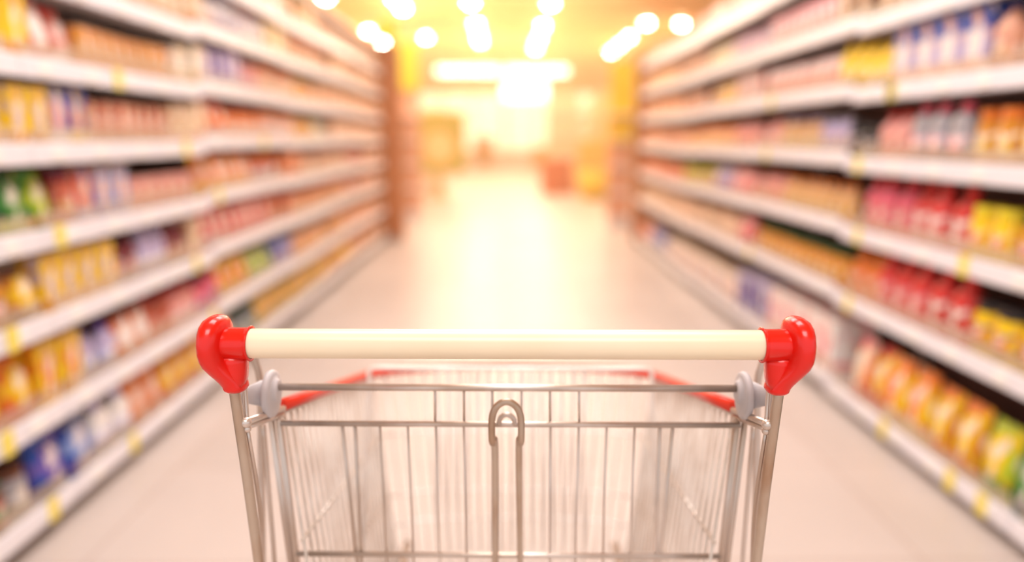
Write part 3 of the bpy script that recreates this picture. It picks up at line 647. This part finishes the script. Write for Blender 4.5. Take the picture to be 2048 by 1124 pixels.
def cap(s):
    b = NB()
    def circ(x, r, n=28): return [Vector((s * x, HYl + r * math.cos(2 * math.pi * q / n), HZ + r * math.sin(2 * math.pi * q / n))) for q in range(n)]
    X = lambda px: (1009 - px) * k_
    # collar with a flared lip towards the grip
    rings(b, [circ(X(430), .0152), circ(X(445), .0158), circ(X(490), .0158), circ(X(494), .0162), circ(X(498), .0176), circ(X(499), .0176), circ(X(499.5), .0152)], cap=False)
    # lobe: horizontal super-elliptic sections from the dome down to the socket
    sec = [(633.5, 428, 5, .006), (636, 428.5, 12, .012), (641, 428, 19, .018), (650, 427.5, 23.5, .023), (662, 427, 25.5, .027), (680, 426, 25.8, .0295), (700, 426, 25.8, .0295), (714, 427, 25.5, .028),
           (728, 431, 25.5, .0255), (741, 439, 25.5, .0225), (753, 447, 24.5, .0195), (764, 454, 23.5, .017), (774, 459, 22.5, .0155), (777, 459.5, 22.5, .0155), (781, 460.5, 22, .015), (785.5, 461.5, 18, .012)]
    def loop(py, cx, hw, hy):
        z = HZ - (py - 688.5) * k_ / CT * 1.0
        out = []
        for q in range(28):
            a = 2 * math.pi * q / 28; c, d = math.cos(a), math.sin(a)
            out.append(Vector((s * (X(cx) + hw * k_ * math.copysign(abs(c) ** .8, c)), HYl + .002 + hy * math.copysign(abs(d) ** .85, d), z)))
        return out
    rings(b, [loop(*q) for q in sec])
    # web between collar and socket
    def web(py, x0, x1, hy):
        z = HZ - (py - 688.5) * k_ / CT
        return [Vector((s * X(x), HYl + y, z)) for x, y in ((x0, -hy), ((x0 + x1) / 2, -hy), (x1 - 2, -hy * .7), (x1, 0), (x1 - 2, hy * .7), ((x0 + x1) / 2, hy), (x0, hy))]
    rings(b, [web(712, 432, 489, .011), web(726, 436, 488, .011), web(745, 442, 486, .0115), web(763, 450, 483, .0118), (web(777, 455, 479.5, .012))])
    o = obj('handle_cap', b, RED, cart); 
    return o
cap(1); cap(-1)
for s in (-1, 1):
    # main post: from the cap socket down to the rear wheel fork
    top = Q(466, 770, .655, 1012); a = Q(493, 960, .675, 1012); e = Q(514, 1124, .70, 1012)
    d = (e - a).normalized(); low = e + d * ((e.z - .2) / -d.z)
    def S(v): return Vector((v.x * (s if s < 0 else 1) * (1 if s < 0 else -1) * (1 if s < 0 else 1), v.y, v.z))
    S = (lambda v: v) if s < 0 else mir
    b = NB(); tube(b, [S(top), S(a), S(e), S(low)], .0053, 16, sub=6); obj('handle_post', b, RUSTY, cart)
    # slim stay beside the post: up under the cap, through the ball joint and down
    b = NB()
    tube(b, [S(Q(486, 765, .675, 1012)), S(Q(489, 800, .675, 1012)), S(Q(492, 848, .672, 1012))], .0029, 10, sub=5)
    tube(b, [S(Q(493, 862, .672, 1012)), S(Q(516, 1009, .70, 1012)), S(Q(523, 1120, .73, 1012)), S(Q(530, 1250, .75, 1012))], .0026, 10, sub=4)
    obj('stay_wire', b, METAL, cart)
    b = NB(); j = S(Q(491, 847, .664, 1012))
    bmesh.ops.create_uvsphere(b, u_segments=18, v_segments=12, radius=.0056, matrix=Matrix.Translation(j))
    bmesh.ops.create_uvsphere(b, u_segments=14, v_segments=10, radius=.0042, matrix=Matrix.Translation(j + Vector((0, .002, -.0075))))
    for f in b.faces: f.smooth = True
    obj('ball_joint', b, METAL, cart)
    b = NB(); tube(b, [S(Q(489, 846, .68, 1012)), S(Q(566, 818, .77, 1016))], .0038, 12); tube(b, [S(Q(490, 857, .684, 1012)), S(Q(566, 831, .77, 1016))], .003, 12)
    obj('link_rod', b, METAL, cart)
    # blurred strap behind
    b = NB(); tube(b, [S(Q(500, 700, .80, 1014)), S(Q(508, 728, .80, 1014)), S(Q(517, 770, .80, 1014)), S(Q(519, 900, .80, 1014)), S(Q(521, 1080, .79, 1014)), S(Q(523, 1200, .79, 1014))], .0042, 10, sub=4)
    tube(b, [S(Q(524, 850, .77, 1014)), S(Q(533, 960, .77, 1014)), S(Q(546, 1124, .77, 1014)), S(Q(552, 1230, .77, 1014))], .0028, 10, sub=3)
    obj('frame_rod', b, METAL, cart)
    # grey plastic hinge: disc flange and flat-topped horn reaching to the post
    DX = Q(547, 789, .74, 1019); b = NB()
    dx = -abs(DX.x)
    def dl(x, ry, rz, oy=0, oz=0, n=28): return [S(Vector((x, DX.y + oy + ry * math.cos(2 * math.pi * q / n), DX.z + oz + rz * math.sin(2 * math.pi * q / n)))) for q in range(n)]
    rings(b, [dl(dx - .004, .020, .0235), dl(dx - .0035, .0245, .026), dl(dx, .0258, .0272), dl(dx + .0032, .0245, .0258), dl(dx + .0042, .021, .0222), dl(dx + .0046, .0128, .0138, 0, .004), dl(dx + .0075, .012, .013, 0, .004), dl(dx + .009, .0095, .0105, 0, .004)])
    hx = dx - .004
    rings(b, [dl(hx + .001, .018, .0165, 0, -.001), dl(hx - .007, .0145, .0145, -.004, .002), dl(hx - .012, .011, .0105, -.018, .006), dl(hx - .017, .0085, .0075, -.034, .0085)])
    obj('hinge_flange', b, GREY, cart)
# gate: rails, wires and the hook
gate = obj('rear_gate', (lambda b: (tube(b, [Q(553, 775.5, .74, 1019), Q(1485, 775.5, .74, 1019)], .0041, 16),
                                   tube(b, [Q(566, 848.5, .745, 1020), Q(1484, 848.5, .745, 1020)], .0034, 14),
                                   tube(b, [Q(596, 1110, .785, 1020), Q(1444, 1110, .785, 1020)], .0034, 14), b)[-1])(NB()), METAL, cart)
b = NB()
for dxp in (29, 86, 144):
    for s in (-1, 1):
        tube(b, [Q(1020 + s * dxp, 776, .742, 1020), Q(1020 + s * dxp, 848, .748, 1020)], .0014, 8)
for dxp, lowp in ((87, 83), (143, 136), (199, 189), (255, 243), (331, 304), (305, 294)):
    for s in (-1, 1):
        a = Q(1020 + s * dxp, 846, .7505, 1020); e = Q(1020 + s * lowp, 1112, .79, 1020)
        tube(b, [a, e, e + (e - a) * .55], .0014 if dxp < 300 else .0021, 8)
for dxp, lowp, r in ((458, 424, .0042), (474, 437, .0036)):
    for s in (-1, 1):
        a = Q(1020 + s * dxp, 838, .752, 1020); e = Q(1020 + s * lowp, 1124, .79, 1020)
        tube(b, [a, e, e + (e - a) * .5], r, 10)
obj('gate_wires', b, METAL, gate)
b = NB()
pts = []
for s in (-1,):
    pts += [Q(993, 1400, .81, 1020), Q(995, 1124, .78, 1020), Q(994, 900, .738, 1018), Q(990, 886, .722, 1018), Q(988.5, 875, .716, 1018), Q(989, 838, .716, 1018), Q(995, 818, .716, 1018), Q(1006, 807, .716, 1018), Q(1018, 803.5, .716, 1018)]
rp = [Vector((-p.x, p.y, p.z)) for p in pts[:-1]][::-1]
tube(b, pts + rp, .0039, 16, sub=7); obj('gate_hook', b, RUSTY, gate)
b = NB(); tube(b, [Q(1002, 850, .74, 1019), Q(1007, 835, .74, 1019), Q(1019, 829, .74, 1019), Q(1031, 835, .74, 1019), Q(1036, 850, .74, 1019)], .003, 10, sub=4); obj('gate_loop', b, METAL, gate)

# basket: rim, side panels, front panel, floor
RY, FY = .775, 1.215
rr = Q(566, 812, RY, 1020); rf = Q(742, 748, FY, 1024)
def rimp(t): return rr.lerp(rf, t)
DROP = .475                                    # basket height
def botp(t): return Vector((rimp(t).x * (.86 - .04 * t), rimp(t).y - (.03 if t > .5 else 0) * t, (rimp(t).z - DROP + .07 * t)))
b = NB()
def ribbon(path, h, th):
    rs_ = []
    for i, p in enumerate(path):
        a = path[max(0, i - 1)]; c = path[min(len(path) - 1, i + 1)]
        t_ = (c - a).normalized(); nn = Vector((t_.y, -t_.x, 0)).normalized()
        rs_.append([p + nn * th * .5 + Vector((0, 0, h * .5)), p - nn * th * .5 + Vector((0, 0, h * .5)), p - nn * th * .5 - Vector((0, 0, h * .5)), p + nn * th * .5 - Vector((0, 0, h * .5))])
    rings(b, rs_)
front = []
for q in range(13):
    u = -1 + q / 6
    front.append(Vector((-rf.x * u * -1 * -1, rf.y + .05 * (1 - u * u) ** .6 if abs(u) < 1 else rf.y, rf.z + .012 * (1 - u * u))))
path = [rimp(t) for t in (0, .25, .5, .75, .97)]
fr_ = [Vector((rf.x * (1 - q / 6), rf.y + .035 * math.sin(math.pi * q / 12) ** .5, rf.z + .004 * math.sin(math.pi * q / 12))) for q in range(1, 12)]
ribbon(path + fr_ + [mir(p) for p in path[::-1]], .012, .012)
obj('basket_rim', b, REDRIM, cart)
for s in (-1, 1):
    S = (lambda v: v) if s < 0 else mir
    b = NB()
    for q in range(20):
        t_ = (q + .3) / 20
        tube(b, [S(rimp(t_) - Vector((0, 0, .006))), S(botp(t_))], .0022, 6)
    for fr, r in ((.02, .0025), (.29, .0026), (.58, .002), (.8, .002), (1, .003)):
        tube(b, [S(rimp(0).lerp(botp(0), fr + (.08 if fr == .29 else 0))), S(rimp(1).lerp(botp(1), fr))], r, 8)
    obj('basket_side', b, WIRE, cart)
b = NB()
nfw = 22
for q in range(nfw + 1):
    u = q / nfw
    a = mir(rimp(1)).lerp(rimp(1), u); c = mir(botp(1)).lerp(botp(1), u)
    bow = .03 * math.sin(math.pi * u) ** .5 if 0 < u < 1 else 0
    tube(b, [a + Vector((0, bow, -.005)), c + Vector((0, bow * .6, 0))], .0034 if .16 < u < .84 else .0024, 6)
for fr in (.0, .29, .58, .72, 1):
    l = rimp(1).lerp(botp(1), fr); r_ = mir(l)
    tube(b, [l.lerp(r_, u) + Vector((0, .03 * math.sin(math.pi * u) ** .5 if 0 < u < 1 else 0, 0)) for u in [i / 10 for i in range(11)]], .0026, 8)
obj('basket_front', b, WIREL, cart)
b = NB()
for q in range(18):
    u = (q + .5) / 18
    tube(b, [mir(botp(0)).lerp(botp(0), u), mir(botp(1)).lerp(botp(1), u)], .0018, 6)
for q in range(5):
    t_ = q / 4
    tube(b, [botp(t_), mir(botp(t_))], .0025, 8)
obj('basket_floor', b, WIRE, cart)
# wire frame of the folded child seat, standing a little above the rim
sf = 1.0
b = NB(); L1 = Q(743, 737, sf, 1026); L2 = Q(743, 790, sf, 1026); L3 = Q(730, 1110, sf - .04, 1026)
tube(b, [L3, L2, Q(743, 745, sf, 1026), Q(748, 738, sf, 1026), Q(760, 736.5, sf, 1026), mir(Q(760, 736.5, sf, 1026)), mir(Q(748, 738, sf, 1026)), mir(Q(743, 745, sf, 1026)), mir(L2), mir(L3)], .0034, 10)
for q in range(15):
    u = (q + .5) / 15
    a = Q(868, 738, sf, 1024).lerp(mir(Q(868, 738, sf, 1024)), u); c = Q(868, 1090, 1.1, 1024).lerp(mir(Q(868, 1090, 1.1, 1024)), u)
    tube(b, [a, c], .0022, 6)
tube(b, [L3, mir(L3)], .003, 8)
obj('child_seat_frame', b, WIREL, cart)

# chassis and wheels below the basket
b = NB()
def CP(x, y, z): return Vector((x, y, z))
for s in (-1, 1):
    tube(b, [CP(s * .2, .16, .2), CP(s * .2, .3, .19), CP(s * .17, .72, .19), CP(s * .165, .78, .17)], .009, 12)
    tube(b, [CP(s * .2, .16, .2), CP(s * .2, .1, .35), CP(s * .195, .14, .44), CP(s * .19, .5, .46)], .008, 12)
tube(b, [CP(-.2, .2, .2), CP(.2, .2, .2)], .008, 12); tube(b, [CP(-.17, .74, .19), CP(.17, .74, .19)], .008, 12)
for q in range(7):
    tube(b, [CP(-.15 + q * .05, .2, .208), CP(-.135 + q * .045, .74, .198)], .003, 8)
obj('chassis', b, METAL, cart)
for x, y in ((-.205, .14), (.205, .14), (-.165, .78), (.165, .78)):
    b = NB(); bx(b, x - .016, x - .013, y - .02, y + .04, .05, .17, .001); bx(b, x + .013, x + .016, y - .02, y + .04, .05, .17, .001); bx(b, x - .016, x + .016, y - .02, y + .03, .165, .175, .001)
    c = obj('caster', b, METAL, cart)
    b = NB(); rs = []
    for xx, r in ((-.011, .055), (-.011, .06), (.011, .06), (.011, .055)):
        rs.append([Vector((x + xx, y + .012 + r * math.cos(2 * math.pi * q / 24), .0605 + r * math.sin(2 * math.pi * q / 24))) for q in range(24)])
    rings(b, rs); obj('wheel', b, RUBBER, c)

# ------------------------------------------------------------ haze volume added to imitate lens flare glow in the far hall
FLARE_HAZE = .042
if FLARE_HAZE > 0:
    b = NB(); bx(b, -11.9, 11.9, 3.6, 45.9, .01, 4.34)
    m = D.materials.new('warm_flare_volume'); m.use_nodes = True; nt = m.node_tree; nt.nodes.clear()
    o = nt.nodes.new('ShaderNodeOutputMaterial'); v = nt.nodes.new('ShaderNodeVolumeScatter')
    v.inputs['Color'].default_value = (1, .64, .33, 1); v.inputs['Density'].default_value = FLARE_HAZE; v.inputs['Anisotropy'].default_value = .4
    va = nt.nodes.new('ShaderNodeVolumeAbsorption'); va.inputs['Color'].default_value = (1, .64, .36, 1); va.inputs['Density'].default_value = FLARE_HAZE * 1.2
    ad = nt.nodes.new('ShaderNodeAddShader'); nt.links.new(v.outputs[0], ad.inputs[0]); nt.links.new(va.outputs[0], ad.inputs[1])
    nt.links.new(ad.outputs[0], o.inputs['Volume'])
    h = obj('flare_haze', b, m); h['kind'] = 'stuff'; tag(h, 'added warm volume imitating lens flare glow over the far hall', 'flare_haze')
